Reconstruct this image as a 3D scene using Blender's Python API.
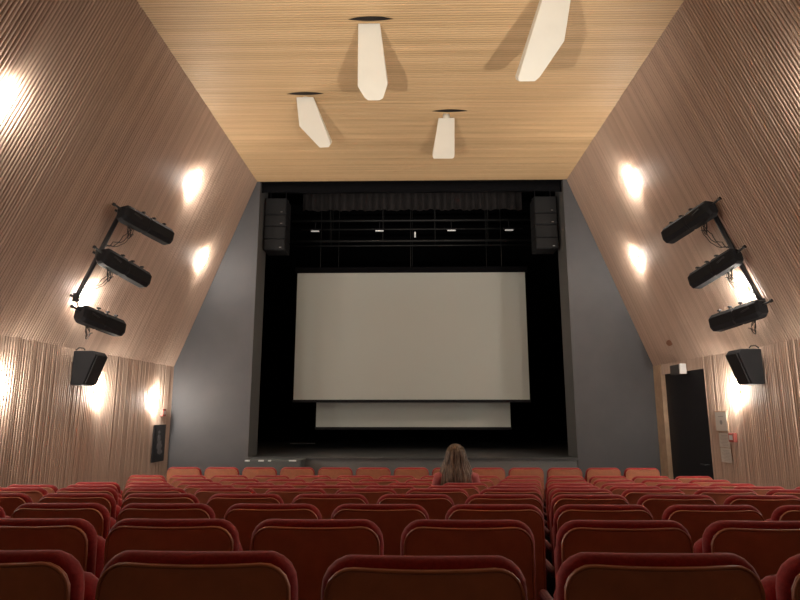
import bpy, bmesh, math, random
from mathutils import Vector, Matrix
random.seed(7)
for o in list(bpy.data.objects):
    bpy.data.objects.remove(o, do_unlink=True)
SC = bpy.context.scene
COL = SC.collection

# ------------------------------------------------------------------ camera, world, exposure
CAM_Z = 1.66
PITCH = math.atan(115 / 600.0)
YAW = 0.01964
cam_data = bpy.data.cameras.new('camera')
cam_data.sensor_fit = 'HORIZONTAL'
cam_data.sensor_width = 36.0
cam_data.lens = 27.0
cam_data.clip_start = 0.05
cam_data.clip_end = 100
cam = bpy.data.objects.new('camera', cam_data)
COL.objects.link(cam)
cam.location = (0, 0, CAM_Z)
cam.rotation_euler = (math.pi / 2 + PITCH, 0, YAW)
SC.camera = cam
world = bpy.data.worlds.new('world')
SC.world = world
world.use_nodes = True
world.node_tree.nodes['Background'].inputs[0].default_value = (0.0, 0.0, 0.0, 1)
world.node_tree.nodes['Background'].inputs[1].default_value = 0.0
SC.view_settings.view_transform = 'Standard'
SC.view_settings.look = 'None'
SC.view_settings.gamma = 1.0
SC.view_settings.use_curve_mapping = False
SC.view_settings.exposure = 0.78
BULB_COLOR = (1.0, 0.925, 0.82)
LOW, MID, HIGH = 130.0, 92.0, 135.0
UPLIGHT_WATTS = 560.0

# ------------------------------------------------------------------ materials
def mat(name, color, rough=0.6, metal=0.0, spec=0.5, noise=0.0, scale=20.0, emit=None, estr=0.0, bump=0.0, sheen=0.0, coat=0.0):
    m = bpy.data.materials.new(name)
    m.use_nodes = True
    nt = m.node_tree
    b = nt.nodes['Principled BSDF']
    b.inputs['Base Color'].default_value = (*color, 1)
    b.inputs['Roughness'].default_value = rough
    b.inputs['Metallic'].default_value = metal
    b.inputs['Specular IOR Level'].default_value = spec
    b.inputs['Sheen Weight'].default_value = sheen
    b.inputs['Coat Weight'].default_value = coat
    if emit:
        b.inputs['Emission Color'].default_value = (*emit, 1)
        b.inputs['Emission Strength'].default_value = estr
    if noise or bump:
        tc = nt.nodes.new('ShaderNodeTexCoord')
        n = nt.nodes.new('ShaderNodeTexNoise')
        n.inputs['Scale'].default_value = scale
        n.inputs['Detail'].default_value = 6
        nt.links.new(tc.outputs['Object'], n.inputs['Vector'])
        if noise:
            r = nt.nodes.new('ShaderNodeValToRGB')
            r.color_ramp.elements[0].position = 0.3
            r.color_ramp.elements[1].position = 0.7
            r.color_ramp.elements[0].color = (*[c * (1 - noise) for c in color], 1)
            r.color_ramp.elements[1].color = (*[min(1, c * (1 + noise)) for c in color], 1)
            nt.links.new(n.outputs['Fac'], r.inputs['Fac'])
            nt.links.new(r.outputs['Color'], b.inputs['Base Color'])
        if bump:
            bp = nt.nodes.new('ShaderNodeBump')
            bp.inputs['Strength'].default_value = bump
            bp.inputs['Distance'].default_value = 0.01
            nt.links.new(n.outputs['Fac'], bp.inputs['Height'])
            nt.links.new(bp.outputs['Normal'], b.inputs['Normal'])
    return m

PITCH_SLAT = 0.041
def slat_wood(name, dark, light, rough, along):
    """Wood for the slats: every slat its own tone, fine grain running along it."""
    m = bpy.data.materials.new(name)
    m.use_nodes = True
    nt = m.node_tree
    L = nt.links.new
    b = nt.nodes['Principled BSDF']
    b.inputs['Roughness'].default_value = rough
    tc = nt.nodes.new('ShaderNodeTexCoord')
    sep = nt.nodes.new('ShaderNodeSeparateXYZ')
    L(tc.outputs['Object'], sep.inputs[0])
    dv = nt.nodes.new('ShaderNodeMath'); dv.operation = 'DIVIDE'; dv.inputs[1].default_value = PITCH_SLAT
    L(sep.outputs['Y'], dv.inputs[0])
    fl = nt.nodes.new('ShaderNodeMath'); fl.operation = 'FLOOR'
    L(dv.outputs[0], fl.inputs[0])
    wn = nt.nodes.new('ShaderNodeTexWhiteNoise'); wn.noise_dimensions = '1D'
    L(fl.outputs[0], wn.inputs['W'])
    mp = nt.nodes.new('ShaderNodeMapping')
    mp.inputs['Scale'].default_value = along
    L(tc.outputs['Object'], mp.inputs['Vector'])
    ns = nt.nodes.new('ShaderNodeTexNoise'); ns.inputs['Scale'].default_value = 1.0; ns.inputs['Detail'].default_value = 5
    L(mp.outputs[0], ns.inputs['Vector'])
    ad = nt.nodes.new('ShaderNodeMath'); ad.operation = 'MULTIPLY_ADD'
    ad.inputs[1].default_value = 0.55
    L(wn.outputs['Value'], ad.inputs[0])
    s2 = nt.nodes.new('ShaderNodeMath'); s2.operation = 'MULTIPLY'; s2.inputs[1].default_value = 0.45
    L(ns.outputs['Fac'], s2.inputs[0])
    L(s2.outputs[0], ad.inputs[2])
    mx = nt.nodes.new('ShaderNodeMix'); mx.data_type = 'RGBA'
    mx.inputs['A'].default_value = (*dark, 1)
    mx.inputs['B'].default_value = (*light, 1)
    L(ad.outputs[0], mx.inputs['Factor'])
    L(mx.outputs['Result'], b.inputs['Base Color'])
    return m

M = {}
M['wall_wood'] = slat_wood('slatted_wood_wall', (0.46, 0.335, 0.26), (0.64, 0.475, 0.37), 0.58, (3.0, 60.0, 3.0))
M['ceil_wood'] = slat_wood('slatted_wood_ceiling', (0.56, 0.37, 0.19), (0.72, 0.50, 0.28), 0.5, (2.0, 50.0, 2.0))
M['plain_wood'] = mat('plain_wood', (0.46, 0.31, 0.20), 0.5, noise=0.12, scale=8)
M['backing'] = mat('dark_backing', (0.09, 0.055, 0.036), 0.9)
M['grey_wall'] = mat('grey_paint', (0.088, 0.087, 0.093), 0.75, noise=0.06, scale=3, bump=0.05)
M['jamb'] = mat('grey_jamb', (0.12, 0.12, 0.118), 0.7)
M['stage_black'] = mat('stage_black_cloth', (0.004, 0.004, 0.005), 0.95, spec=0.1)
M['stage_floor'] = mat('stage_floor_paint', (0.065, 0.066, 0.067), 0.55, noise=0.15, scale=2)
M['stage_face'] = mat('stage_face_paint', (0.15, 0.15, 0.15), 0.7, noise=0.08, scale=4)
M['step_paint'] = mat('step_paint', (0.085, 0.095, 0.095), 0.6)
M['white_tape'] = mat('white_tape', (0.75, 0.78, 0.78), 0.5)
M['floor'] = mat('floor_carpet', (0.05, 0.022, 0.022), 0.9, noise=0.2, scale=60)
M['fabric'] = mat('red_fabric', (0.33, 0.022, 0.022), 0.85, spec=0.25, noise=0.18, scale=90, bump=0.12, sheen=0.25)
M['shell'] = mat('brown_shell', (0.53, 0.21, 0.115), 0.38, spec=0.45, noise=0.10, scale=14)
M['arm'] = mat('dark_red_vinyl', (0.13, 0.012, 0.014), 0.6, noise=0.1, scale=40)
M['frame'] = mat('seat_frame_metal', (0.03, 0.022, 0.022), 0.5)
M['screen'] = mat('screen_cloth', (0.53, 0.555, 0.51), 0.9, spec=0.1)
M['black'] = mat('black_metal', (0.012, 0.012, 0.014), 0.45)
M['black_matte'] = mat('black_matte', (0.012, 0.012, 0.014), 0.8, spec=0.3)
M['speaker'] = mat('speaker_grille', (0.022, 0.022, 0.024), 0.6, noise=0.3, scale=120)
M['array'] = mat('array_grille', (0.011, 0.011, 0.012), 0.9, noise=0.25, scale=100)
M['valance'] = mat('valance_cloth', (0.011, 0.008, 0.008), 0.9, noise=0.2, scale=6)
M['lens'] = mat('lens_glass', (0.03, 0.03, 0.05), 0.08)
M['steel'] = mat('bright_steel', (0.35, 0.34, 0.33), 0.35, metal=0.8)
M['pipe'] = mat('dull_pipe', (0.02, 0.02, 0.02), 0.5, metal=0.3)
M['white_lamp'] = mat('white_lacquer', (0.83, 0.81, 0.73), 0.55, noise=0.03, scale=4)
M['hole'] = mat('ceiling_hole_dark', (0.01, 0.006, 0.004), 0.9)
for _k, _v in (('bulb_low', LOW), ('bulb_mid', MID), ('bulb_high', HIGH)):
    M[_k] = mat('glowing_' + _k, (1, 1, 1), 0.5, emit=BULB_COLOR, estr=_v)
M['worklight'] = mat('worklight_glow', (0.8, 0.8, 0.8), 0.5, emit=(1, 0.97, 0.9), estr=0.11)
M['brass'] = mat('lamp_bracket', (0.25, 0.2, 0.14), 0.4, metal=0.7)
M['door'] = mat('dark_door', (0.003, 0.003, 0.006), 0.6)
M['paper'] = mat('notice_paper', (0.62, 0.57, 0.50), 0.8, noise=0.04, scale=10)
M['print'] = mat('notice_print', (0.30, 0.27, 0.25), 0.8)
M['red_box'] = mat('red_plastic', (0.42, 0.10, 0.08), 0.5)
M['white_box'] = mat('white_plastic', (0.72, 0.70, 0.68), 0.45)
M['grey_box'] = mat('grey_plastic', (0.09, 0.085, 0.08), 0.5)
M['poster_dark'] = mat('poster_dark', (0.012, 0.010, 0.012), 0.35)
M['poster_grey'] = mat('poster_grey', (0.20, 0.20, 0.21), 0.5, noise=0.4, scale=12)
M['cable'] = mat('cable_black', (0.015, 0.013, 0.012), 0.6)
M['skin'] = mat('skin', (0.55, 0.34, 0.25), 0.55)
M['top'] = mat('dusty_pink_knit', (0.42, 0.11, 0.11), 0.9, noise=0.15, scale=80)
M['jeans'] = mat('dark_trousers', (0.03, 0.035, 0.06), 0.9)
M['eye'] = mat('eye_dark', (0.05, 0.03, 0.02), 0.2)
M['lip'] = mat('lip', (0.45, 0.16, 0.14), 0.5)

# ------------------------------------------------------------------ mesh helpers
def link(name, bm, material, parent=None, smooth=False):
    bmesh.ops.recalc_face_normals(bm, faces=bm.faces[:])
    me = bpy.data.meshes.new(name)
    bm.to_mesh(me); bm.free()
    if isinstance(material, (list, tuple)):
        for x in material: me.materials.append(x)
    else:
        me.materials.append(material)
    if smooth:
        for p in me.polygons: p.use_smooth = True
    o = bpy.data.objects.new(name, me)
    COL.objects.link(o)
    if parent: o.parent = parent
    return o

def smooth_by_angle(o, deg=40):
    me = o.data
    for p in me.polygons: p.use_smooth = True
    bm = bmesh.new(); bm.from_mesh(me)
    for e in bm.edges:
        if len(e.link_faces) == 2 and e.calc_face_angle(0) > math.radians(deg):
            e.smooth = False
    bm.to_mesh(me); bm.free()
    return o

def tag(o, label=None, cat=None, group=None, kind=None):
    if label: o['label'] = label
    if cat: o['category'] = cat
    if group: o['group'] = group
    if kind: o['kind'] = kind
    return o

def empty(name, loc, rot=(0, 0, 0), parent=None):
    o = bpy.data.objects.new(name, None)
    o.empty_display_size = 0.1
    COL.objects.link(o)
    o.location = loc
    o.rotation_euler = rot
    if parent: o.parent = parent
    return o

def add_box(bm, lo, hi, bevel=0.0, mi=0, M4=None):
    r = bmesh.ops.create_cube(bm, size=1.0)
    vs = r['verts']
    for v in vs:
        v.co = Vector([lo[i] + (v.co[i] + 0.5) * (hi[i] - lo[i]) for i in range(3)])
    fs = set(f for v in vs for f in v.link_faces)
    if bevel > 0:
        es = list(set(e for v in vs for e in v.link_edges))
        rb = bmesh.ops.bevel(bm, geom=es, offset=bevel, segments=2, profile=0.5, affect='EDGES')
        fs = set(rb['faces']) | set(f for f in fs if f.is_valid)
        vs = list(set(v for f in fs for v in f.verts))
    for f in fs: f.material_index = mi
    if M4 is not None:
        for v in vs: v.co = M4 @ v.co
    return vs

def add_tube(bm, pts, r, seg=8, mi=0, cap=True):
    pts = [Vector(p) for p in pts]
    n = len(pts)
    rs = r if isinstance(r, (list, tuple)) else [r] * n
    rings = []
    prev = None
    for i, p in enumerate(pts):
        t = (pts[min(i + 1, n - 1)] - pts[max(i - 1, 0)]).normalized()
        if prev is None:
            a = Vector((0, 0, 1)) if abs(t.z) < 0.9 else Vector((1, 0, 0))
            u = t.cross(a).normalized()
        else:
            u = (prev - t * prev.dot(t)).normalized()
        prev = u
        w = t.cross(u)
        rings.append([bm.verts.new(p + (u * math.cos(2 * math.pi * k / seg) + w * math.sin(2 * math.pi * k / seg)) * rs[i]) for k in range(seg)])
    fs = []
    for i in range(n - 1):
        for k in range(seg):
            fs.append(bm.faces.new((rings[i][k], rings[i][(k + 1) % seg], rings[i + 1][(k + 1) % seg], rings[i + 1][k])))
    if cap:
        fs.append(bm.faces.new(rings[0][::-1])); fs.append(bm.faces.new(rings[-1]))
    for f in fs: f.material_index = mi
    return rings

def add_loft(bm, rings, mi=0, cap=True):
    R = [[bm.verts.new(Vector(p)) for p in ring] for ring in rings]
    n = len(R[0])
    for i in range(len(R) - 1):
        for k in range(n):
            f = bm.faces.new((R[i][k], R[i][(k + 1) % n], R[i + 1][(k + 1) % n], R[i + 1][k]))
            f.material_index = mi
    if cap:
        bm.faces.new(R[0][::-1]).material_index = mi
        bm.faces.new(R[-1]).material_index = mi
    return R

def add_prism(bm, poly, axis_vec, mi=0):
    """poly: list of 3D points, extruded by axis_vec."""
    a = [bm.verts.new(Vector(p)) for p in poly]
    b = [bm.verts.new(Vector(p) + Vector(axis_vec)) for p in poly]
    n = len(a)
    fs = [bm.faces.new(a[::-1]), bm.faces.new(b)]
    for i in range(n):
        fs.append(bm.faces.new((a[i], a[(i + 1) % n], b[(i + 1) % n], b[i])))
    for f in fs: f.material_index = mi
    return fs

# ------------------------------------------------------------------ the hall
YF, YB = 10.6, -3.2          # front wall (stage side) and back wall
ZK, ZC = 2.50, 5.97          # height of the bend in the side walls, height of the ceiling
XC = 2.90                    # half width of the ceiling
LIP = 0.945                  # stage height
OPL, OPR = -2.83, 2.82       # stage opening
def xk(y): return 4.23 + 0.035 * (YF - y)
ROW_Y = [1.555 + 0.838 * k for k in range(10)]
ROW_TOP = [1.316, 1.265, 1.205, 1.151, 1.09, 1.02, 0.955, 0.907, 0.868, 0.903]
SEAT_H = 0.87
ROW_Z = [t - SEAT_H for t in ROW_TOP]

# floor: one broad shallow step per row
bm = bmesh.new()
edges = [YB] + [y - 0.16 for y in ROW_Y] + [YF + 0.05]
zs = [ROW_Z[0] + 0.06] + ROW_Z
prof = []
for i in range(len(zs)):
    prof += [(edges[i], zs[i]), (edges[i + 1], zs[i])]
prof += [(YF + 0.05, -0.3), (YB, -0.3)]
add_prism(bm, [(-4.9, y, z) for y, z in prof], (9.8, 0, 0))
tag(link('floor', bm, M['floor']), kind='structure')

# slatted skins: a corrugated strip run along a section of the hall
def slat_strip(name, p_of_y, q_of_y, normal, ya, yb, material, groove=0.011, gap=0.2, skip=None, z_cut=None, jit=0.002, joints=()):
    """strip of slats from section point p to section point q; normal points into the hall."""
    bm = bmesh.new()
    n = Vector(normal).normalized()
    N = int(round((yb - ya) / PITCH_SLAT))
    rnd = random.Random(name)
    rows = []
    for i in range(N):
        y0 = ya + i * PITCH_SLAT
        j = rnd.uniform(-jit, jit)
        if any(y0 <= jy < y0 + PITCH_SLAT for jy in joints): j = -groove * 0.5
        w = PITCH_SLAT * (1 - gap)
        g2 = y0 + PITCH_SLAT
        for (yy, h) in ((y0, 0), (y0 + w * 0.10, groove * 0.55 + j), (y0 + w * 0.32, groove + j), (y0 + w * 0.68, groove + j), (y0 + w * 0.90, groove * 0.55 + j), (y0 + w, 0)):
            rows.append((yy, h))
    rows.append((yb, 0))
    prev = None
    for (yy, h) in rows:
        p = Vector(p_of_y(yy)) + n * h
        q = Vector(q_of_y(yy)) + n * h
        a, b = bm.verts.new(p), bm.verts.new(q)
        if prev:
            f = bm.faces.new((prev[0], prev[1], b, a))
            f.material_index = 0 if (h > 0 or prev[2] > 0) else 1
        prev = (a, b, h)
    # solid backing 6 cm behind the skin
    o = link(name, bm, [material, M['backing']])
    return tag(o, kind='structure')

DOOR_Y0, DOOR_Y1, DOOR_Z = 8.92, 10.32, 2.33
def zb(y): return -0.05
for s, nm in ((-1, 'left'), (1, 'right')):
    if s < 0:
        slat_strip('wall_left', lambda y: (-xk(y), y, zb(y)), lambda y: (-xk(y), y, ZK), (1, 0, 0), YB, YF, M['wall_wood'], jit=0.0035)
    else:
        slat_strip('wall_right', lambda y: (xk(y), y, zb(y)), lambda y: (xk(y), y, ZK), (-1, 0, 0), YB, DOOR_Y0, M['wall_wood'], jit=0.0035)
        slat_strip('wall_right_door_head', lambda y: (xk(y), y, DOOR_Z), lambda y: (xk(y), y, ZK), (-1, 0, 0), DOOR_Y0, DOOR_Y1, M['wall_wood'])
        bm = bmesh.new()
        add_prism(bm, [(xk(DOOR_Y1) - 0.02, DOOR_Y1, -0.05), (xk(YF) - 0.02, YF, -0.05), (xk(YF) + 0.1, YF, -0.05), (xk(DOOR_Y1) + 0.1, DOOR_Y1, -0.05)], (0, 0, ZK + 0.05))
        tag(link('wall_right_front_pier', bm, M['plain_wood']), kind='structure')
    # sloped upper wall
    nx, nz = (ZC - ZK), (4.3 - XC)
    slat_strip('wall_%s_upper' % nm, (lambda y, s=s: (s * xk(y), y, ZK)), (lambda y, s=s: (s * XC, y, ZC)), (-s * nx, 0, -nz), YB, YF, M['wall_wood'], jit=0.0012)
    # backing shell so that nothing leaks
    bm = bmesh.new()
    sec = [(s * 4.95, -0.3), (s * 4.95, ZK + 0.1), (s * 3.1, ZC + 0.2), (s * 3.3, ZC + 0.4), (s * 5.2, ZK + 0.1), (s * 5.2, -0.3)]
    add_prism(bm, [(x, YB, z) for x, z in sec], (0, YF - YB, 0))
    tag(link('wall_%s_backing' % nm, bm, M['backing']), kind='structure')
slat_strip('ceiling', lambda y: (-XC - 0.0, y, ZC), lambda y: (XC + 0.0, y, ZC), (0, 0, -1), YB, YF, M['ceil_wood'], groove=0.005, gap=0.08, jit=0.0015, joints=(6.97, 4.6, 9.1))
bm = bmesh.new(); add_box(bm, (-3.4, YB, ZC + 0.05), (3.4, YF, ZC + 0.3))
tag(link('ceiling_backing', bm, M['backing']), kind='structure')
bm = bmesh.new(); add_box(bm, (-5.2, YB - 0.2, -0.3), (5.2, YB, ZC + 0.4))
tag(link('wall_back', bm, M['plain_wood']), kind='structure')

# the dark door leaf in the right wall
bm = bmesh.new()
xd = xk(9.4)
add_box(bm, (xd + 0.02, DOOR_Y0 - 0.02, -0.05), (xd + 0.08, DOOR_Y1 + 0.02, DOOR_Z + 0.02))
door = tag(link('door_1', bm, M['door']), kind='structure')
bm = bmesh.new()
add_tube(bm, [(xd + 0.02, 9.05, 0.95), (xd - 0.035, 9.05, 0.95), (xd - 0.035, 9.19, 0.95)], 0.011, 8)
link('door_handle', bm, M['black'], door)

# grey front walls either side of the stage opening
for s, nm, xo in ((-1, 'left', OPL), (1, 'right', OPR)):
    bm = bmesh.new()
    poly = [(xo, YF, -0.1), (xo, YF, ZC), (s * XC, YF, ZC), (s * xk(YF), YF, ZK), (s * xk(YF), YF, -0.1)]
    add_prism(bm, poly, (0, 0.62, 0))
    for f in bm.faces:
        c = f.calc_center_median()
        if abs(c.x - xo) < 0.001: f.material_index = 1
    tag(link('wall_front_%s' % nm, bm, [M['grey_wall'], M['jamb']]), kind='structure')

# stage house: floor, front face, black walls
bm = bmesh.new()
add_box(bm, (OPL, YF + 0.03, 0.0), (OPR, YF + 0.66, LIP))
add_box(bm, (-5.6, YF + 0.64, 0.0), (5.6, 17.2, LIP))
for f in bm.faces:
    f.material_index = 1 if f.calc_center_median().z > LIP - 0.01 else 0
tag(link('stage_floor', bm, [M['stage_face'], M['stage_floor']]), kind='structure')
bm = bmesh.new(); add_box(bm, (OPL, YF + 0.0, LIP - 0.035), (OPR, YF + 0.03, LIP))
tag(link('trim_1', bm, M['stage_floor']), kind='structure')
for nm, lo, hi in (('wall_stage_back', (-5.6, 17.0, LIP), (5.6, 17.3, 8.0)), ('wall_stage_left', (-5.7, 11.22, LIP), (-5.6, 17.2, 8.0)),
                   ('wall_stage_right', (5.6, 11.22, LIP), (5.7, 17.2, 8.0)), ('ceiling_stage', (-5.7, 11.22, 8.0), (5.7, 17.3, 8.2)),
                   ('wall_stage_front_left', (-5.7, 11.221, LIP), (OPL - 0.02, 11.26, 8.0)), ('wall_stage_front_right', (OPR + 0.02, 11.221, LIP), (5.7, 11.26, 8.0)),
                   ('wall_stage_front_upper', (OPL - 0.02, YF, ZC + 0.0), (OPR + 0.02, 11.26, 8.0))):
    bm = bmesh.new(); add_box(bm, lo, hi)
    tag(link(nm, bm, M['stage_black']), kind='structure')

# ------------------------------------------------------------------ stage dressing
def pleated(name, x0, x1, y, z0, z1, amp, lam, material, seed):
    rnd = random.Random(seed)
    bm = bmesh.new()
    n = int((x1 - x0) / lam * 8)
    ph = 0; cols = []
    for i in range(n + 1):
        x = x0 + (x1 - x0) * i / n
        ph += (2 * math.pi / 8) * rnd.uniform(0.5, 1.5)
        dy = amp * math.sin(ph)
        dz = 0.012 * math.sin(ph * 0.31) + 0.008 * math.sin(ph)
        cols.append([bm.verts.new((x, y + dy * 0.6, z1)), bm.verts.new((x, y + dy, (z0 + z1) / 2)), bm.verts.new((x, y + dy * 1.2, z0 + dz))])
    for a, b in zip(cols[:-1], cols[1:]):
        for k in range(2):
            bm.faces.new((a[k], a[k + 1], b[k + 1], b[k]))
    o = link(name, bm, material, smooth=True)
    md = o.modifiers.new('thickness', 'SOLIDIFY'); md.thickness = 0.006
    return o

# border right behind the opening's top edge
o = pleated('border_curtain', OPL + 0.01, OPR - 0.01, 10.70, 5.775, ZC - 0.002, 0.01, 0.5, M['stage_black'], 3)
tag(o, 'narrow black border curtain along the very top of the stage opening', 'curtain')
o = pleated('valance_curtain', -2.24, 2.26, 11.75, 5.79, 6.42, 0.045, 0.16, M['valance'], 5)
for x in (-1.9, 0.0, 1.9):
    bm = bmesh.new(); add_tube(bm, [(x, 11.75, 6.40), (x, 11.75, 8.0)], 0.012, 6)
    link('hanging_rod', bm, M['pipe'], o)
tag(o, 'pleated dark brown valance curtain hanging above the screens', 'curtain')

def batten(y, z, x0, x1, r, label):
    bm = bmesh.new()
    add_tube(bm, [(x0, y, z), (x1, y, z)], r, 10)
    t = link('batten_pipe', bm, M['pipe'], smooth=True)
    for x in (-1.7, -0.6, 0.5, 1.6):
        bm = bmesh.new(); add_tube(bm, [(x, y, z), (x, y, 8.0)], 0.004, 6)
        link('hanging_wire', bm, M['pipe'], t)
    tag(t, label, 'pipe', 'hanging stage pipes')
batten(12.0, 5.65, -2.5, 2.5, 0.022, 'uppermost thin horizontal pipe hanging below the valance')
batten(12.5, 5.62, -2.4, 2.4, 0.018, 'second pipe from the top, hanging at the level of the small white lights')
batten(12.07, 5.23, -2.55, 2.55, 0.024, 'third pipe from the top, hanging just above the lowest pipe')
batten(12.25, 5.18, -2.5, 2.5, 0.016, 'lowest horizontal pipe hanging just above the big screen')
for x, lab in ((-2.0, 'leftmost of the four small white strip lights above the screen'), (-0.66, 'small white strip light above the screen, second from left'),
               (0.83, 'small white strip light above the screen, third from left'), (2.02, 'rightmost of the four small white strip lights above the screen')):
    e = empty('strip_light', (x, 11.94, 5.40))
    tag(e, lab, 'light', 'small strip lights over the stage')
    bm = bmesh.new(); add_box(bm, (-0.085, -0.02, 0.0), (0.085, 0.02, 0.02), 0.005)
    link('diffuser', bm, M['worklight'], e)
    bm = bmesh.new(); add_box(bm, (-0.12, -0.03, 0.03), (0.12, 0.03, 0.05), 0.004); add_tube(bm, [(0, 0, 0.05), (0, 0.06, 0.225)], 0.01, 6)
    link('housing', bm, M['black_matte'], e)
e = empty('indicator_lamp', (0.08, 12.45, 5.48))
tag(e, 'tiny upright white lamp in the middle of the pipes above the screen', 'light')
bm = bmesh.new(); add_box(bm, (-0.016, -0.016, -0.06), (0.016, 0.016, 0.06), 0.004)
link('diffuser', bm, M['worklight'], e)
bm = bmesh.new(); add_tube(bm, [(0, 0, 0.06), (0, 0.05, 0.09)], 0.012, 6)
link('clamp', bm, M['black_matte'], e)

# two projection screens, the second further back and lower
def screen(y, x0, x1, z0, z1, label, top):
    e = empty('projection_screen', ((x0 + x1) / 2, y, z0))
    tag(e, label, 'screen')
    w = (x1 - x0) / 2; h = z1 - z0
    bm = bmesh.new(); add_box(bm, (-w, -0.004, 0), (w, 0.004, h))
    link('screen_cloth', bm, M['screen'], e)
    bm = bmesh.new(); add_box(bm, (-w - 0.02, -0.02, -0.055), (w + 0.02, 0.02, -0.001), 0.006)
    link('bottom_batten', bm, M['black_matte'], e)
    if top:
        bm = bmesh.new(); add_box(bm, (-w - 0.05, -0.05, h + 0.001), (w + 0.05, 0.05, h + 0.12), 0.01)
        link('top_casing', bm, M['stage_black'], e)
        for x in (-w * 0.8, 0, w * 0.8):
            bm = bmesh.new(); add_tube(bm, [(x, 0, h + 0.1), (x, 0, 8.0 - z0)], 0.006, 6)
            link('suspension_cable', bm, M['pipe'], e)
    return e
screen(12.3, -2.405, 2.375, 1.965, 4.60, 'large grey-white projection screen hanging in the middle of the stage', True)
screen(12.75, -2.005, 2.045, 1.415, 4.3, 'lower white screen strip showing beneath the large projection screen', True)

# hung loudspeaker stacks at both sides of the opening
def line_array(x, label, side):
    e = empty('line_array_speaker', (x, 11.12, 5.76))
    tag(e, label, 'speaker', 'hung speaker stacks')
    w = 0.21
    hts = (0.34, 0.23, 0.25, 0.22)
    z = 0.0
    for i, h in enumerate(hts):
        bm = bmesh.new()
        add_box(bm, (-w, -0.20, z - h + 0.006), (w, 0.22, z), 0.012)
        c = link('cabinet', bm, M['black_matte'], e)
        bm = bmesh.new(); add_box(bm, (-w + 0.015, -0.212, z - h + 0.02), (w - 0.015, -0.199, z - 0.014), 0.005)
        link('grille', bm, M['array'], c)
        if i in (0, 1, 3):
            bm = bmesh.new(); add_box(bm, (side * 0.12 - 0.02, -0.216, z - h + 0.05), (side * 0.12 + 0.02, -0.211, z - h + 0.062))
            link('badge', bm, M['steel'], c)
        z -= h
    bm = bmesh.new()
    add_box(bm, (-w, -0.03, 0.0), (w, 0.03, 0.03), 0.005)
    for xx in (-0.15, 0.15): add_tube(bm, [(xx, 0, 0.02), (xx, 0, 0.20)], 0.008, 6)
    link('flying_frame', bm, M['black'], e)
line_array(-2.60, 'black hung speaker stack at the upper left of the stage opening', 1)
line_array(2.55, 'black hung speaker stack at the upper right of the stage opening', 1)

# step block at the left front of the stage
e = empty('step_block', (-2.29, 10.32, 0.0))
tag(e, 'low grey step block with chipped white edge at left foot of the stage', 'step')
bm = bmesh.new(); add_box(bm, (-0.45, -0.26, 0.03), (0.47, 0.26, LIP - 0.01), 0.008); 
link('block', bm, M['step_paint'], e)
bm = bmesh.new()
for a, b in ((-0.44, -0.36), (-0.22, -0.13), (-0.06, -0.01), (0.28, 0.40)):
    add_box(bm, (a, -0.266, LIP - 0.03), (b, -0.24, LIP - 0.006), 0.002)
link('white_edge_tape', bm, M['white_tape'], e)
bm = bmesh.new(); add_box(bm, (-0.32, -0.05, 0), (0.32, 0.05, 0.012), 0.003)
o = link('white_strip', bm, M['white_tape']); o.location = (-2.78, 15.6, LIP)
tag(o, 'flat pale strip lying on the dark stage floor at left', 'strip')

# ------------------------------------------------------------------ cinema seats
def outline_w(z, hw, z0, z1, rt, rb):
    if z > z1 - rt:
        d = z - (z1 - rt); return hw - rt + math.sqrt(max(0, rt * rt - d * d))
    if z < z0 + rb:
        d = (z0 + rb) - z; return hw - rb + math.sqrt(max(0, rb * rb - d * d))
    return hw

def pillow(hw, z0, z1, rt, rb, ymid, half, er, sag, recline, nx=18, nz=18, dip=0.0):
    """rounded upholstered slab: rounded outline, rounded rim, curved in plan."""
    bm = bmesh.new()
    H = z1 - z0
    def zz(t):
        return z0 + H * (0.5 - 0.5 * math.cos(math.pi * t))
    us = [math.sin(math.pi / 2 * (2 * i / nx - 1)) for i in range(nx + 1)]
    grid = {0: [], 1: []}
    for side in (0, 1):
        for j in range(nz + 1):
            z = zz(j / nz)
            w = outline_w(z, hw, z0, z1, rt, rb)
            row = []
            for u in us:
                x = u * w
                e = min(w - abs(x), z1 - z, z - z0)
                # distance into the rounded corner
                if z > z1 - rt and abs(x) > hw - rt:
                    e = rt - math.hypot(z - (z1 - rt), abs(x) - (hw - rt))
                e = max(0.0, e)
                q = min(1.0, e / er)
                p = math.sqrt(max(0, 1 - (1 - q) ** 2))
                y = ymid + (half if side else -half) * p
                y += sag * (x / hw) ** 2 - math.tan(recline) * (z - z1)
                zd = z - dip * (1 - (x / hw) ** 2) * ((z - z0) / H)
                row.append(bm.verts.new((x, y, zd)))
            grid[side].append(row)
    for side in (0, 1):
        g = grid[side]
        for j in range(nz):
            for i in range(nx):
                vs = (g[j][i], g[j][i + 1], g[j + 1][i + 1], g[j + 1][i])
                try: bm.faces.new(vs if side == 0 else vs[::-1])
                except ValueError: pass
    bmesh.ops.remove_doubles(bm, verts=bm.verts[:], dist=0.0004)
    return bm

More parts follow.
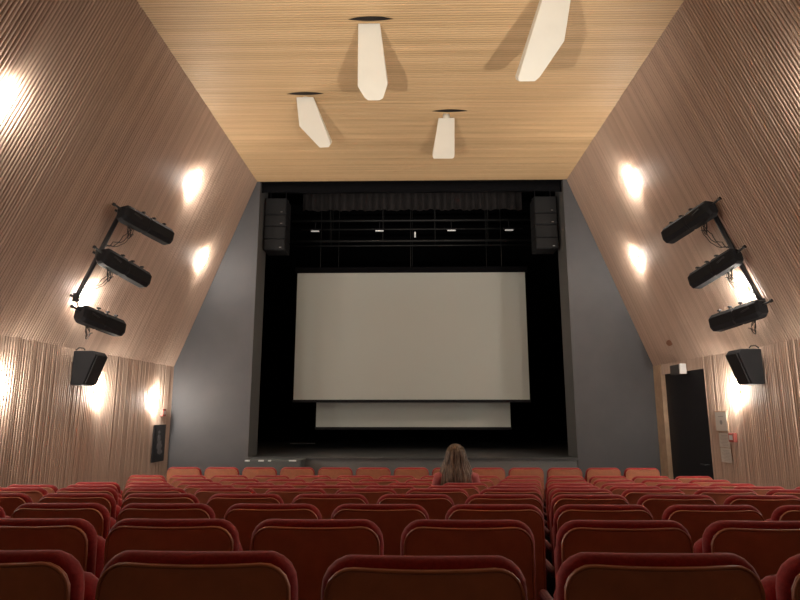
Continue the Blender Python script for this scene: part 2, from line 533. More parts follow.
RECL = math.radians(3)
def make_seat():
    e = empty('cinema_seat', (0, 0, 0))
    back = link('backrest', pillow(0.258, 0.36, SEAT_H, 0.085, 0.05, 0.032, 0.032, 0.026, 0.022, RECL), M['fabric'], e, True)
    bs = pillow(0.246, 0.33, SEAT_H - 0.018, 0.075, 0.04, -0.003, 0.007, 0.008, 0.022, RECL, dip=0.006)
    # raised bead along the rim of the shell
    hw, z1, rt = 0.241, SEAT_H - 0.023, 0.070
    path = [(-hw, 0.40), (-hw, 0.52), (-hw, 0.64), (-hw, 0.72)] + [(-hw + rt - rt * math.cos(a), z1 - rt + rt * math.sin(a)) for a in [math.pi / 2 * k / 7 for k in range(8)]]
    path += [(-hw + rt + (2 * hw - 2 * rt) * k / 9, z1) for k in range(1, 9)]
    path += [(-x, z) for x, z in path[:12][::-1]]
    pts3 = []
    for x, z in path:
        zd = z - 0.006 * (1 - (x / 0.246) ** 2) * ((z - 0.33) / (SEAT_H - 0.348))
        pts3.append((x, -0.011 + 0.022 * (x / 0.246) ** 2 - math.tan(RECL) * (z - SEAT_H + 0.018), zd))
    add_tube(bs, pts3, 0.0045, 6)
    sh = link('back_shell', bs, M['shell'], e, True)
    cush = pillow(0.232, 0.0, 0.38, 0.07, 0.03, 0.0, 0.05, 0.045, 0.0, 0.0, 12, 12)
    c = link('seat_cushion', cush, M['fabric'], e, True)
    c.location = (0, 0.165, 0.40); c.rotation_euler = (math.radians(-9), 0, 0)
    for s in (-1, 1):
        bm = bmesh.new()
        add_box(bm, (s * 0.254 - 0.012, 0.10, 0.0), (s * 0.254 + 0.012, 0.33, 0.50), 0.006)
        f = link('side_frame', bm, M['frame'], e)
        bm = bmesh.new()
        add_box(bm, (s * 0.254 - 0.018, 0.09, 0.50), (s * 0.254 + 0.018, 0.36, 0.54), 0.014)
        link('armrest_pad', bm, M['arm'], f)
    return e

PHASE = [0.028, 0.212, 0.392, 0.020, 0.195, 0.355, 0.540, 0.160, 0.355, 0.548]
SEAT_PITCH = 0.561
ORD = ['', 'first', 'second', 'third', 'fourth', 'fifth', 'sixth', 'seventh', 'eighth', 'ninth', 'tenth', 'eleventh', 'twelfth', 'thirteenth', 'fourteenth', 'fifteenth']
ROWNAME = ['the row nearest the camera', 'the second nearest row', 'the third nearest row', 'the fourth nearest row', 'the fifth nearest row',
           'the sixth nearest row', 'the seventh nearest row', 'the third row from stage', 'the second row from stage', 'the front row by stage']
def px_of(x, y, z):
    v = Vector((x, y, z - CAM_Z))
    f = Vector((-math.sin(YAW) * math.cos(PITCH), math.cos(YAW) * math.cos(PITCH), math.sin(PITCH)))
    r = Vector((math.cos(YAW), math.sin(YAW), 0))
    return 400 + 600 * v.dot(r) / v.dot(f)

proto = make_seat()
first = True
PERSON_ROW, PERSON_X = 6, None
seat_at = {}
for k in range(10):
    xs = []; beyond = []
    for n in range(-9, 10):
        x = PHASE[k] + n * SEAT_PITCH
        if x < -0.3 and k < 2: x -= 0.02
        if x > 0.3 and k < 7: x += 0.035 * (1 if k < 3 else 0.5)
        if x < -3.69 or x > 3.80: continue
        if k == 9 and abs(x) > 3.5: continue
        a, b = px_of(x - 0.258, ROW_Y[k], ROW_TOP[k]), px_of(x + 0.258, ROW_Y[k], ROW_TOP[k])
        if b < 4 or a > 806:
            if (b > -420 and a < 1220) and k < 6: beyond.append(x)
            continue
        xs.append(x)
    for i, x in enumerate(xs + beyond):
        if first:
            o = proto; first = False
        else:
            o = proto.copy(); COL.objects.link(o)
            for ch in list(proto.children):
                c = ch.copy(); COL.objects.link(c); c.parent = o
                for g in ch.children:
                    d = g.copy(); COL.objects.link(d); d.parent = c
        yy = ROW_Y[k] + (0.04 if (k == 0 and abs(x) > 0.3) else 0.0)
        o.location = (x, yy, ROW_Z[k])
        seat_at[(k, i)] = o
        n = len(xs)
        if i == 0: pos = 'leftmost'
        elif i == n - 1: pos = 'rightmost'
        elif i > n - 1: pos = ''
        else: pos = ORD[i + 1] + ' from left'
        lab = 'red cinema seat with brown back shell, %s in %s' % (pos, ROWNAME[k])
        if i >= n: lab = 'red cinema seat past the %s edge of the view, in %s' % ('left' if x < 0 else 'right', ROWNAME[k])
        tag(o, lab, 'seat', 'red cinema seats in rows')
        if k == PERSON_ROW and abs(x - 0.54) < 0.2:
            PERSON_X = x
            o['label'] = 'red cinema seat with brown back shell that the long-haired person sits in'
            for ch in o.children:
                if ch.name.startswith('seat_cushion'):
                    ch.location = (0, 0.11, 0.40); ch.rotation_euler = (math.radians(-84), 0, 0)

# ------------------------------------------------------------------ the person in the seventh row
def skin_body(name, chains, material, parent, sub=2):
    """chains: list of lists of (xyz, radius); a chain starting with an int attaches to that vertex index."""
    verts, edges, rad = [], [], []
    for ch in chains:
        prev = None
        for it in ch:
            if isinstance(it, int): prev = it; continue
            verts.append(it[0]); rad.append(it[1])
            idx = len(verts) - 1
            if prev is not None: edges.append((prev, idx))
            prev = idx
    me = bpy.data.meshes.new(name)
    me.from_pydata(verts, edges, [])
    me.materials.append(material)
    o = bpy.data.objects.new(name, me); COL.objects.link(o); o.parent = parent
    o.modifiers.new('skin', 'SKIN')
    lay = me.skin_vertices[0].data if me.skin_vertices else None
    if lay is None:
        lay = me.attributes and me.skin_vertices
    for i, r in enumerate(rad):
        rr = r if isinstance(r, tuple) else (r, r)
        me.skin_vertices[0].data[i].radius = rr
        me.skin_vertices[0].data[i].use_root = (i == 0)
    o.modifiers['skin'].use_smooth_shade = True
    s = o.modifiers.new('subdivision', 'SUBSURF'); s.levels = sub; s.render_levels = sub
    return o

def bake_modifiers(o):
    """replace the skeleton by the grown surface, so that the body is one real mesh"""
    dg = bpy.context.evaluated_depsgraph_get()
    me = bpy.data.meshes.new_from_object(o.evaluated_get(dg))
    old = o.data
    o.modifiers.clear(); o.data = me
    for p in me.polygons: p.use_smooth = True
    bpy.data.meshes.remove(old)

zf = ROW_Z[PERSON_ROW]
PX = PERSON_X - 0.075
person = empty('person', (PX, ROW_Y[PERSON_ROW] + 0.285, zf))
tag(person, 'person with long fair hair in a pink top, sitting among the front rows', 'person')
# local frame: +y is forward (to the stage), z from the floor of the row
def build_person():
    P = []
    spine = [((0, 0, 0.56), (0.16, 0.12)), ((0, -0.02, 0.68), (0.135, 0.10)), ((0, -0.04, 0.80), (0.14, 0.10)), ((0, -0.05, 0.90), (0.135, 0.095)),
             ((0, -0.045, 0.975), (0.075, 0.065)), ((0, -0.03, 1.03), (0.052, 0.054)), ((0, -0.012, 1.075), (0.058, 0.066)), ((0, 0.0, 1.13), (0.072, 0.092)), ((0, -0.005, 1.18), (0.072, 0.090)), ((0, -0.01, 1.215), (0.045, 0.055))]
    P.append(spine)
    idx = len(spine)
    # nose
    P.append([7, ((0, 0.098, 1.12), 0.013)]); idx += 1
    for s in (-1, 1):
        # ears
        P.append([7, ((s * 0.083, -0.01, 1.125), 0.014)]); idx += 1
        # arm resting in the lap
        a0 = idx
        P.append([3, ((s * 0.165, -0.045, 0.915), 0.058), ((s * 0.215, -0.01, 0.80), 0.047), ((s * 0.225, 0.05, 0.66), 0.041), ((s * 0.17, 0.19, 0.645), 0.034), ((s * 0.10, 0.28, 0.655), 0.026), ((s * 0.075, 0.325, 0.655), 0.030)])
        palm = a0 + 5; idx += 6
        for j, (fx, ln) in enumerate(((0.028, 0.055), (0.010, 0.07), (-0.008, 0.075), (-0.026, 0.066))):
            bx = s * (0.075 + fx)
            P.append([palm, ((bx, 0.362, 0.655), 0.010), ((bx - s * 0.004, 0.362 + ln * 0.5, 0.648), 0.009), ((bx - s * 0.008, 0.362 + ln * 0.8, 0.632), 0.008)])
            idx += 3
        P.append([palm, ((s * 0.036, 0.335, 0.668), 0.011), ((s * 0.022, 0.365, 0.672), 0.0095)])
        idx += 2
        # leg
        P.append([0, ((s * 0.095, 0.06, 0.545), 0.085), ((s * 0.11, 0.25, 0.53), 0.075), ((s * 0.11, 0.42, 0.515), 0.058), ((s * 0.11, 0.45, 0.30), 0.052), ((s * 0.11, 0.44, 0.10), 0.037), ((s * 0.115, 0.50, 0.05), 0.038), ((s * 0.12, 0.60, 0.035), 0.030)])
        idx += 7
    return P
body = skin_body('body', build_person(), M['skin'], person)
bpy.context.view_layer.update()
bake_modifiers(body)

def ring(cz, cx, cy, rx, ry, n=28, a0=0, a1=2 * math.pi):
    return [(cx + rx * math.cos(a0 + (a1 - a0) * k / n), cy + ry * math.sin(a0 + (a1 - a0) * k / n), cz) for k in range(n)]
# top: torso shell and two sleeves
bm = bmesh.new()
add_loft(bm, [ring(0.55, 0, -0.005, 0.185, 0.145), ring(0.66, 0, -0.02, 0.165, 0.13), ring(0.78, 0, -0.04, 0.175, 0.13), ring(0.88, 0, -0.05, 0.19, 0.125),
              ring(0.935, 0, -0.05, 0.19, 0.105), ring(0.965, 0, -0.047, 0.165, 0.088), ring(0.99, 0, -0.043, 0.10, 0.075), ring(1.0, 0, -0.04, 0.078, 0.07)])
for s in (-1, 1):
    add_tube(bm, [(s * 0.13, -0.047, 0.905), (s * 0.185, -0.042, 0.90), (s * 0.215, -0.012, 0.80), (s * 0.228, 0.05, 0.665), (s * 0.17, 0.19, 0.648), (s * 0.11, 0.27, 0.655)],
             [0.070, 0.068, 0.060, 0.054, 0.047, 0.040], 14)
link('knit_top', bm, M['top'], person, True)
bm = bmesh.new()
for s in (-1, 1):
    add_tube(bm, [(s * 0.06, -0.06, 0.56), (s * 0.095, 0.06, 0.548), (s * 0.11, 0.25, 0.532), (s * 0.11, 0.425, 0.52), (s * 0.11, 0.462, 0.46), (s * 0.11, 0.452, 0.30), (s * 0.11, 0.442, 0.11)],
             [0.10, 0.098, 0.088, 0.072, 0.068, 0.062, 0.052], 14)
link('trousers', bm, M['jeans'], person, True)
for s in (-1, 1):
    bm = bmesh.new(); bmesh.ops.create_uvsphere(bm, u_segments=10, v_segments=8, radius=0.011)
    o = link('eye', bm, M['eye'], person, True); o.location = (s * 0.032, 0.078, 1.145)
bm = bmesh.new(); add_tube(bm, [(-0.024, 0.078, 1.083), (0, 0.086, 1.082), (0.024, 0.078, 1.083)], [0.003, 0.007, 0.003], 8)
link('mouth', bm, M['lip'], person, True)
# hair: long, parted, falling over the shoulders and the back
def hair_material():
    m = bpy.data.materials.new('fair_hair'); m.use_nodes = True
    nt = m.node_tree; b = nt.nodes['Principled BSDF']
    tc = nt.nodes.new('ShaderNodeTexCoord'); mp = nt.nodes.new('ShaderNodeMapping'); mp.inputs['Scale'].default_value = (70, 40, 5)
    n = nt.nodes.new('ShaderNodeTexNoise'); n.inputs['Scale'].default_value = 1; n.inputs['Detail'].default_value = 3
    r = nt.nodes.new('ShaderNodeValToRGB')
    r.color_ramp.elements[0].position = 0.35; r.color_ramp.elements[1].position = 0.68
    r.color_ramp.elements[0].color = (0.045, 0.026, 0.016, 1); r.color_ramp.elements[1].color = (0.27, 0.175, 0.105, 1)
    nt.links.new(tc.outputs['Object'], mp.inputs['Vector']); nt.links.new(mp.outputs[0], n.inputs['Vector'])
    nt.links.new(n.outputs['Fac'], r.inputs['Fac']); nt.links.new(r.outputs['Color'], b.inputs['Base Color'])
    b.inputs['Roughness'].default_value = 0.45
    return m
HM = hair_material()
hb = bmesh.new()
rnd = random.Random(11)
# profile: (z, half width, back depth, front depth, centre y)
prof = [(1.262, 0.012, 0.012, 0.012), (1.252, 0.048, 0.060, 0.06), (1.228, 0.076, 0.095, 0.085), (1.185, 0.096, 0.115, 0.088), (1.13, 0.110, 0.122, 0.055), (1.07, 0.130, 0.120, 0.035),
        (1.01, 0.155, 0.145, 0.03), (0.95, 0.178, 0.178, 0.03), (0.89, 0.186, 0.192, 0.02), (0.83, 0.180, 0.192, 0.01), (0.785, 0.150, 0.185, 0.0)]
NR = 96
jit = [rnd.uniform(-1, 1) for _ in range(NR)]
jl = [rnd.uniform(0, 0.05) for _ in range(NR)]
outer = []
for i, (z, w, bk, fr) in enumerate(prof):
    rg = []
    for k in range(NR):
        a = 2 * math.pi * k / NR
        amp = 0.045 * min(1, i / 4)
        f = 1 + amp * jit[k] * math.sin(i * 0.7 + jit[k] * 3)
        x = w * math.cos(a) * f
        dy = fr if math.sin(a) > 0 else bk
        y = -0.005 + dy * math.sin(a) * f
        zz = z + (jl[k] if i >= len(prof) - 2 else 0)
        rg.append((x, y, zz))
    outer.append(rg)
add_loft(hb, outer)
for k in range(60):
    a = math.pi + math.pi * rnd.random()
    a += rnd.choice((-0.35, 0, 0.35))
    ph = rnd.uniform(0, 6)
    pts = []
    for (z, w, bk, fr) in prof[2:]:
        dy = bk if math.sin(a) < 0 else fr
        wv = 1.03 + 0.03 * math.sin(ph + z * 30)
        pts.append((w * math.cos(a) * wv, -0.005 + dy * math.sin(a) * wv, z - rnd.uniform(0, 0.01)))
    add_tube(hb, pts, [0.003] + [0.006] * (len(pts) - 2) + [0.002], 5)
link('hair', hb, HM, person, True)

# ------------------------------------------------------------------ ceiling luminaires
def luminaire(hole, outline, label):
    """white angular housing hanging from a dark slot in the ceiling; outline in the plane across the hall"""
    e = empty('ceiling_luminaire', hole)
    tag(e, label, 'lamp', 'white angular ceiling lamps')
    bm = bmesh.new()
    N = 12
    lens = [(0.25 * (2 * k / N - 1), -0.045 * (1 - (2 * k / N - 1) ** 2), 0) for k in range(N + 1)] + [(0.25 * (1 - 2 * k / N), 0.03 * (1 - (2 * k / N - 1) ** 2), 0) for k in range(1, N)]
    add_prism(bm, [(x, y, -0.016) for x, y, z in lens], (0, 0, 0.004))
    link('ceiling_slot', bm, M['hole'], e)
    cx = sum(p[0] for p in outline) / len(outline)
    bm = bmesh.new()
    front = [(x, 0.06, z) for x, z in outline]
    mid = [(cx + (x - cx) * 1.0, 0.20, z + (0.10 if z < -0.3 else 0)) for x, z in outline]
    back = [(cx + (x - cx) * 0.7, 0.27, z + (0.17 if z < -0.3 else 0)) for x, z in outline]
    add_loft(bm, [front, mid, back])
    hs = link('housing', bm, M['white_lamp'], e)
    md = hs.modifiers.new('bevel', 'BEVEL'); md.width = 0.008; md.segments = 2; md.limit_method = 'ANGLE'
    tx = (outline[0][0] + outline[1][0]) / 2
    bm = bmesh.new(); add_tube(bm, [(tx, 0.13, -0.005), (tx, 0.13, outline[0][1] - 0.03)], 0.05, 12)
    link('stem', bm, M['white_lamp'], e, True)
luminaire((-0.44, 5.92, ZC), [(-0.145, -0.02), (0.10, -0.02), (0.187, -0.77), (0.138, -0.936), (0.095, -0.959), (-0.024, -0.957), (-0.062, -0.927), (-0.14, -0.79)],
          'white angular ceiling lamp, the upper left one with a blunt tip')
luminaire((-1.44, 7.47, ZC), [(-0.132, -0.025), (0.103, -0.025), (0.359, -0.719), (0.333, -0.769), (0.211, -0.775), (-0.077, -0.46)],
          'white angular ceiling lamp farthest left, tilted to the right')
luminaire((1.40, 5.19, ZC), [(-0.042, -0.095), (0.213, -0.095), (0.086, -0.763), (-0.166, -1.141), (-0.216, -1.187), (-0.368, -1.186), (-0.376, -1.149)],
          'white angular ceiling lamp farthest right, cut off by the top edge')
luminaire((0.56, 7.98, ZC), [(-0.16, -0.085), (0.071, -0.085), (0.061, -0.689), (0.039, -0.719), (-0.239, -0.717), (-0.253, -0.686)],
          'white angular ceiling lamp nearest the stage, without a pointed tip')

# ------------------------------------------------------------------ wall lamps
def wall_frame(s, y, z):
    """point on the wall skin at height z and its normal pointing into the hall"""
    if z <= ZK: return Vector((s * (xk(y) - 0.016), y, z)), Vector((-s, 0, 0))
    t = (z - ZK) / (ZC - ZK)
    x = xk(y) + (XC - xk(y)) * t
    n = Vector((-s * (ZC - ZK), 0, -(xk(y) - XC))).normalized()
    return Vector((s * x, y, z)) + n * 0.016, n
def wall_lamp(s, y, z, label, kind='bulb_low', off=0.05):
    p, n = wall_frame(s, y, z)
    e = empty('wall_lamp', p)
    tag(e, label, 'lamp', 'glowing wall lamps')
    q = Vector((0, 0, 1)).rotation_difference(n).to_matrix().to_4x4()
    bm = bmesh.new()
    bmesh.ops.create_cone(bm, cap_ends=True, segments=20, radius1=0.045, radius2=0.04, depth=0.016, matrix=q @ Matrix.Translation((0, 0, 0.008)))
    add_tube(bm, [q @ Vector((0, 0, 0.01)), q @ Vector((0, 0, off - 0.03))], [0.014, 0.02], 12)
    link('bracket', bm, M['brass'], e, True)
    bm = bmesh.new()
    t = Vector((0, 0, 1)) - n * n.z
    t.normalize()
    c = n * off
    add_tube(bm, [c - t * 0.13, c - t * 0.115, c - t * 0.08, c, c + t * 0.08, c + t * 0.115, c + t * 0.13], [0.012, 0.024, 0.034, 0.036, 0.034, 0.024, 0.012], 12)
    link('bulb', bm, M[kind], e, True)
wall_lamp(-1, 6.22, 1.97, 'glowing lamp on the lower left wall, cut by the left edge')
wall_lamp(-1, 8.15, 1.97, 'glowing lamp on the lower left wall beside the black speaker')
wall_lamp(-1, 9.85, 1.90, 'glowing lamp on the lower left wall nearest the grey wall')
wall_lamp(-1, 4.73, 4.38, 'glowing lamp high on the left sloped wall at left edge', 'bulb_high')
wall_lamp(-1, 8.37, 5.06, 'upper glowing lamp near the ceiling on the left sloped wall', 'bulb_high')
wall_lamp(-1, 9.75, 4.26, 'glowing lamp on left sloped wall beside the grey wall edge', 'bulb_mid')
wall_lamp(-1, 7.22, 3.12, 'glowing lamp behind the left spotlights on the sloped wall')
wall_lamp(1, 8.07, 1.96, 'glowing lamp on the lower right wall beside the door')
for s, nm in ((-1, 'left'), (1, 'right')):  # pair added out of view, continuing the wall lamps to light the middle rows
    wall_lamp(s, 4.35, 1.97, 'glowing lamp added beyond the frame on the lower %s wall, level with the fourth row' % nm)
wall_lamp(1, 6.10, 1.97, 'glowing lamp on the lower right wall beyond the frame')
wall_lamp(1, 4.60, 4.38, 'glowing lamp high on the right sloped wall beyond the frame', 'bulb_high')
wall_lamp(1, 8.37, 5.06, 'upper glowing lamp near the ceiling on the right sloped wall', 'bulb_high')
wall_lamp(1, 9.35, 4.13, 'glowing lamp on right sloped wall beside the grey wall edge', 'bulb_mid')
wall_lamp(1, 7.18, 3.16, 'glowing lamp between the right spotlights on the sloped wall')

# two uplights on the floor beside the camera's own row: they cast the twin shadows of the ceiling lamps
for s, nm in ((-1, 'left'), (1, 'right')):
    e = empty('uplight_stand', (s * 1.35, 0.15, ROW_Z[0] + 0.06))
    tag(e, 'black uplight on a short stand on the %s, behind the nearest row of seats' % nm, 'lamp', 'floor uplights')
    aim = Vector((0.10, 6.9, ZC)) - Vector((s * 1.35, 0.15, 1.28))
    aim.normalize()
    q = aim.to_track_quat('Z', 'Y').to_matrix().to_4x4()
    q.translation = Vector((0, 0, 0.76))
    bm = bmesh.new(); bmesh.ops.create_cone(bm, cap_ends=True, segments=24, radius1=0.13, radius2=0.12, depth=0.02, matrix=Matrix.Translation((0, 0, 0.01)))
    add_tube(bm, [(0, 0, 0.02), (0, 0, 0.68)], 0.02, 10)
    link('base', bm, M['black'], e)
    bm = bmesh.new()
    N = 20
    def circ(rad, h): return [q @ Vector((rad * math.cos(2 * math.pi * k / N), rad * math.sin(2 * math.pi * k / N), h)) for k in range(N)]
    add_loft(bm, [circ(0.05, -0.12), circ(0.085, -0.09), circ(0.09, 0.03), circ(0.082, 0.03), circ(0.078, -0.03), circ(0.01, -0.06)], cap=True)
    link('lamp_head', bm, M['black'], e, True)
    ld = bpy.data.lights.new('uplight_beam', 'SPOT')
    ld.energy = UPLIGHT_WATTS; ld.color = BULB_COLOR; ld.spot_size = math.radians(46); ld.spot_blend = 0.75; ld.shadow_soft_size = 0.05
    lo = bpy.data.objects.new('uplight_beam', ld); COL.objects.link(lo); lo.parent = e
    lo.location = q @ Vector((0, 0, 0.05)); lo.rotation_euler = (-aim).to_track_quat('Z', 'Y').to_euler()
# ------------------------------------------------------------------ spotlight rigs on the sloped walls
def rig(s, name_side, bar0, bar1, heads):
    e = empty('lighting_bar', bar1)
    tag(e, 'black pipe on the %s sloped wall carrying three spotlights' % name_side, 'pipe', 'pipes for the spotlights')
    b0 = Vector(bar0) - Vector(bar1)
    bm = bmesh.new(); add_tube(bm, [(0, 0, 0), b0], 0.028, 12)
    link('pipe', bm, M['black'], e, True)
    for t in (0.04, 0.5, 0.96):
        p = b0 * t
        w, n = wall_frame(s, bar1[1], bar1[2] + p.z)
        wl = w - Vector(bar1)
        bm = bmesh.new(); add_tube(bm, [p, p - n * ((p - wl).dot(n) + 0.01)], 0.016, 8)
        link('bracket', bm, M['black'], e)
    for i, (p0, p1, lab, roll) in enumerate(heads):
        p0 = Vector(p0); p1 = Vector(p1)
        h = empty('stage_spotlight', p0)
        tag(h, lab, 'spotlight', 'black stage spotlights on the side walls')
        d = p1 - p0; L = d.length; d.normalize()
        nn = wall_frame(s, p0.y, p0.z)[1]
        zax = (Vector((0, 0, 1)) - d * d.z).normalized()
        xax = d.cross(zax)
        R4 = Matrix((xax, d, zax)).transposed().to_4x4()
        def T(x, y, z): return R4 @ Vector((x, y, z))
        hw, hh = 0.095, 0.105
        bm = bmesh.new()
        def oct_(y, k):
            return [T(sx * hw * k, y, sz * hh * k) for sx, sz in ((-1, -0.55), (-0.55, -1), (0.55, -1), (1, -0.55), (1, 0.55), (0.55, 1), (-0.55, 1), (-1, 0.55))]
        add_loft(bm, [oct_(0.0, 0.72), oct_(0.03, 0.95), oct_(0.06, 1.0), oct_(L * 0.46, 1.0), oct_(L * 0.47, 0.93), oct_(L * 0.50, 0.93), oct_(L * 0.51, 1.0), oct_(L * 0.96, 1.0), oct_(L, 0.9)])
        link('housing', bm, M['black_matte'], h)
        bm = bmesh.new()
        add_loft(bm, [oct_(L + 0.001, 0.74), oct_(L + 0.006, 0.70)])
        link('lens', bm, M['lens'], h)
        for yy in (0.40, 0.62, 0.84):
            bm = bmesh.new()
            add_tube(bm, [T(0, L * yy, hh - 0.005), T(0, L * yy, hh + 0.035)], 0.009, 6)
            add_box(bm, (-0.02, -0.02, 0), (0.02, 0.02, 0.02), 0.005, M4=Matrix.Translation(T(0, L * yy, hh + 0.03)))
            link('knob', bm, M['black'], h)
        # yoke: from both flanks of the housing back to the pipe
        tq = 0.96 - i / 2.0 * 0.92
        clampw = (b0 * tq) + Vector(bar1) - p0
        bm = bmesh.new()
        for sx in (-1, 1):
            add_tube(bm, [T(sx * (hw + 0.008), L * 0.30, 0), T(sx * (hw + 0.008), L * 0.16, 0.02), clampw], 0.010, 8)
        add_tube(bm, [clampw + Vector((0, 0, -0.05)), clampw + Vector((0, 0, 0.05))], 0.04, 10)
        link('yoke', bm, M['black'], h)
        bm = bmesh.new()
        add_tube(bm, [T(0, 0.02, 0.03), T(0, -0.10, 0.045)], [0.016, 0.012], 8)
        add_tube(bm, [T(0, -0.10, 0.045), T(0, -0.125, 0.045)], 0.02, 8)
        link('rear_handle', bm, M['black'], h)
        # looping cable and safety wire
        rnd = random.Random(i + 5 * s)
        bm = bmesh.new()
        base = T(0, 0.10, -hh)
        pts = [base + Vector((0.0, 0.02 * k + 0.04 * math.sin(k * 0.8), -0.10 * math.sin(math.pi * k / 9) - 0.01 * k + 0.03 * math.sin(k * 1.7))) for k in range(10)]
        add_tube(bm, pts, 0.006, 6)
        pts = [base + Vector((0, 0.10 + 0.045 * math.cos(a * 0.7), -0.07 + 0.05 * math.sin(a * 0.7))) for a in range(10)]
        add_tube(bm, [T(0, 0.12, -hh + 0.01)] + pts, 0.005, 6)
        link('cable', bm, M['cable'], h, True)
        if i < 2:
            # slack leads from this head down to the clamp of the next one
            a = T(0, 0.20, -hh + 0.01); b = (b0 * (0.96 - (i + 0.8) / 2.0 * 0.92)) + Vector(bar1) - p0
            for m in range(3):
                a2 = a + Vector((0, 0.03 * m, 0))
                pts = []
                for k in range(13):
                    t = k / 12
                    pts.append(a2.lerp(b, t) + Vector((0, 0.05 * math.sin(math.pi * t) * (m + 0.5) + 0.018 * math.sin(t * 17 + m * 2), 0.014 * math.sin(t * 21 + m) - 0.05 * math.sin(math.pi * t))))
                bm = bmesh.new(); add_tube(bm, pts, 0.005, 6)
                link('slack_lead', bm, M['cable'], h, True)

def rig_side(s, nm, bar0, bar1, pts):
    labs = ('uppermost of the three black spotlights on the %s wall' % nm, 'middle one of the three black spotlights on the %s wall' % nm,
            'lowest of the three black spotlights on the %s wall, below the glare' % nm)
    rig(s, nm, bar0, bar1, [(a, b, l, 0) for (a, b), l in zip(pts, labs)])
rig_side(-1, 'left', (-3.565, 7.0, 4.16), (-4.05, 7.0, 3.0),
         [((-3.505, 6.85, 4.068), (-3.17, 7.50, 3.935)), ((-3.698, 6.85, 3.533), (-3.43, 7.50, 3.36)), ((-3.892, 6.85, 2.832), (-3.71, 7.50, 2.735))])
rig_side(1, 'right', (3.63, 7.0, 4.11), (4.13, 7.0, 2.90),
         [((3.577, 6.85, 4.082), (3.29, 7.50, 3.91)), ((3.808, 6.85, 3.493), (3.58, 7.50, 3.316)), ((4.03, 6.85, 2.87), (3.785, 7.50, 2.775))])

# ------------------------------------------------------------------ wedge loudspeakers under the bend of the walls
def wall_speaker(s, y0, label):
    x = xk(y0 + 0.2) - 0.03
    e = empty('wall_speaker', (s * x, y0, 2.03))
    tag(e, label, 'speaker', 'black wall speakers')
    bm = bmesh.new()
    prof = [(-s * 0.02, 0.0), (-s * 0.18, 0.0), (-s * 0.31, 0.38), (-s * 0.27, 0.43), (-s * 0.02, 0.43)]
    add_prism(bm, [(px, 0, pz) for px, pz in prof], (0, 0.30, 0))
    c = link('cabinet', bm, M['black_matte'], e)
    md = c.modifiers.new('bevel', 'BEVEL'); md.width = 0.012; md.segments = 2
    bm = bmesh.new()
    a, b = Vector((-s * 0.19, 0, 0.01)), Vector((-s * 0.315, 0, 0.375))
    nn = Vector((-s * 0.38, 0, -0.13)).normalized() * 0.008
    q = [a + Vector((0, 0.02, 0)), b + Vector((0, 0.02, 0)), b + Vector((0, 0.28, 0)), a + Vector((0, 0.28, 0))]
    add_prism(bm, q, nn)
    link('grille', bm, M['speaker'], e)
    bm = bmesh.new(); add_box(bm, (min(0, -s * 0.03), 0.12, 0.12), (max(0, -s * 0.03), 0.24, 0.34), 0.003)
    link('wall_bracket', bm, M['black'], e)
    bm = bmesh.new(); add_tube(bm, [(-s * 0.1, 0.12, 0.45), (-s * 0.08, 0.12, 0.475), (-s * 0.02, 0.12, 0.48), (s * 0.02, 0.12, 0.45)], 0.008, 6)
    link('cable', bm, M['cable'], e)
wall_speaker(-1, 7.50, 'black wedge speaker on the left wall below the spotlights')
wall_speaker(1, 7.42, 'black wedge speaker on the right wall beside the door lamp')

# ------------------------------------------------------------------ small wall things
def wall_x(s, y): return s * (xk(y) - 0.020)
# dark framed poster on the left wall
xp = wall_x(-1, 10.17)
e = empty('framed_poster', (xp, 10.17, 0.90))
tag(e, 'tall narrow dark poster on the left wall below the last lamp', 'poster')
bm = bmesh.new(); add_box(bm, (0, -0.235, 0), (0.02, 0.235, 0.60), 0.004)
link('frame', bm, M['black'], e)
bm = bmesh.new(); add_box(bm, (0.019, -0.215, 0.02), (0.023, 0.215, 0.58))
pc = link('picture', bm, M['poster_dark'], e)
bm = bmesh.new()
rnd = random.Random(2)
for (cy, cz, ry, rz) in ((0.00, 0.26, 0.11, 0.10), (-0.03, 0.38, 0.07, 0.07), (0.03, 0.16, 0.10, 0.05), (-0.04, 0.48, 0.05, 0.03)):
    pts = [(0.0232, cy + ry * math.cos(2 * math.pi * k / 14) * rnd.uniform(0.7, 1.1), cz + rz * math.sin(2 * math.pi * k / 14) * rnd.uniform(0.7, 1.1)) for k in range(14)]
    add_prism(bm, pts, (0.0008, 0, 0))
link('pale_shape', bm, M['poster_grey'], pc)

def call_point(s, y, z, label):
    x = wall_x(s, y)
    e = empty('fire_call_point', (x, y, z))
    tag(e, label, 'alarm button')
    bm = bmesh.new(); add_box(bm, (min(0, -s * 0.05), -0.07, -0.06), (max(0, -s * 0.05), 0.07, 0.06), 0.008)
    link('housing', bm, M['red_box'], e)
    bm = bmesh.new(); add_box(bm, (min(-s * 0.05, -s * 0.054), -0.04, -0.03), (max(-s * 0.05, -s * 0.054), 0.04, 0.03), 0.001)
    link('window', bm, M['white_box'], e)
call_point(1, 8.27, 1.365, 'small red fire alarm box on the right wall beside the papers')
call_point(-1, 10.22, 1.70, 'small red box on the left wall beside the last lamp')

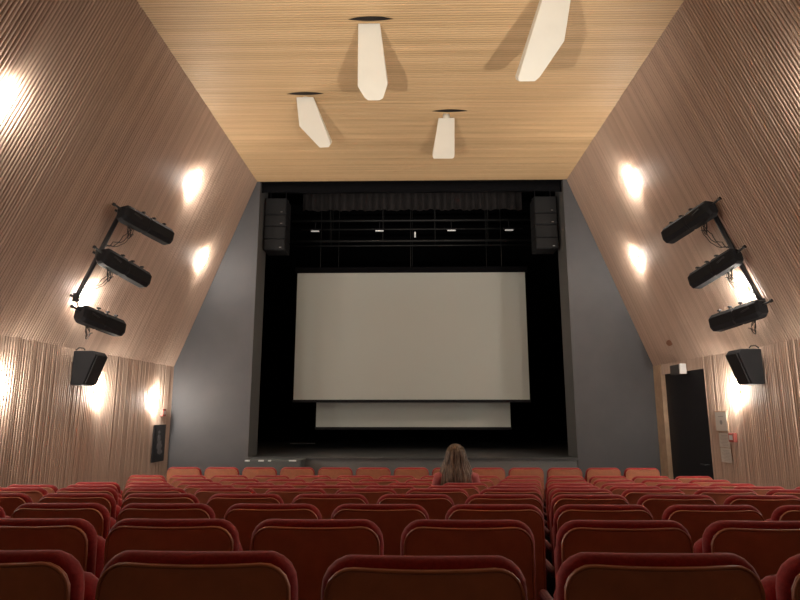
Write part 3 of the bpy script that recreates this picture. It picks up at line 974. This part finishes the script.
e = empty('notice_board', (wall_x(1, 8.53), 8.53, 1.43))
tag(e, 'square framed notice on the right wall beside the dark door', 'notice')
bm = bmesh.new(); add_box(bm, (-0.018, -0.165, 0), (0, 0.165, 0.285), 0.003)
link('frame', bm, M['plain_wood'], e)
bm = bmesh.new(); add_box(bm, (-0.021, -0.15, 0.015), (-0.0175, 0.15, 0.27))
p = link('sheet', bm, M['paper'], e)
bm = bmesh.new()
pts = [(-0.0212, 0.035 * math.cos(2 * math.pi * k / 18), 0.13 + 0.032 * math.sin(2 * math.pi * k / 18)) for k in range(18)]
add_prism(bm, pts, (-0.0006, 0, 0))
add_box(bm, (-0.0218, -0.07, 0.205), (-0.0208, 0.07, 0.212))
link('printed_mark', bm, M['print'], p)
for i, (z0, lab) in enumerate(((1.225, 'upper of two white paper sheets hanging below the framed notice'), (1.025, 'lower of two white paper sheets hanging below the framed notice'))):
    e = empty('paper_sheet', (wall_x(1, 8.53), 8.53 - 0.01 * i, z0))
    tag(e, lab, 'paper', 'paper sheets beside the door')
    bm = bmesh.new(); add_box(bm, (-0.006, -0.14, 0), (-0.002, 0.13, 0.19))
    link('sheet', bm, M['paper'], e)
    bm = bmesh.new()
    for k in range(8):
        add_box(bm, (-0.0066, -0.11, 0.025 + 0.019 * k), (-0.0058, 0.05 + 0.05 * ((k * 7) % 3) / 2, 0.029 + 0.019 * k))
    link('printed_text', bm, M['print'], e)

e = empty('emergency_light', (wall_x(1, 9.5), 9.60, 2.29))
tag(e, 'small box-shaped emergency light with its lamplit end painted white above the dark door', 'light')
bm = bmesh.new(); add_box(bm, (-0.10, -0.17, 0), (0, 0.17, 0.15), 0.008)
link('housing', bm, M['grey_box'], e)
bm = bmesh.new(); add_box(bm, (-0.103, -0.20, -0.003), (0, -0.165, 0.153), 0.006)
link('lamplit_end', bm, M['white_box'], e)  # white here paints in the nearby wall lamp's light on this end
bm = bmesh.new(); add_box(bm, (-0.104, -0.14, 0.02), (-0.0995, 0.155, 0.13), 0.001)
link('dark_panel', bm, M['grey_box'], e)

# dark reddish knot-like patch on the right sloped wall near the front
p, n = wall_frame(1, 9.66, 2.80)
q = Vector((0, 0, 1)).rotation_difference(n).to_matrix().to_4x4()
bm = bmesh.new()
rnd = random.Random(4)
pts = [q @ Vector((0.06 * math.cos(2 * math.pi * k / 12) * rnd.uniform(0.7, 1.1), 0.11 * math.sin(2 * math.pi * k / 12) * rnd.uniform(0.7, 1.1), 0.002)) for k in range(12)]
add_prism(bm, pts, n * 0.004)
o = link('wood_patch', bm, mat('reddish_wood', (0.36, 0.17, 0.10), 0.6)); o.location = p
tag(o, 'small reddish-brown patch on the right sloped wall above the door', 'patch')
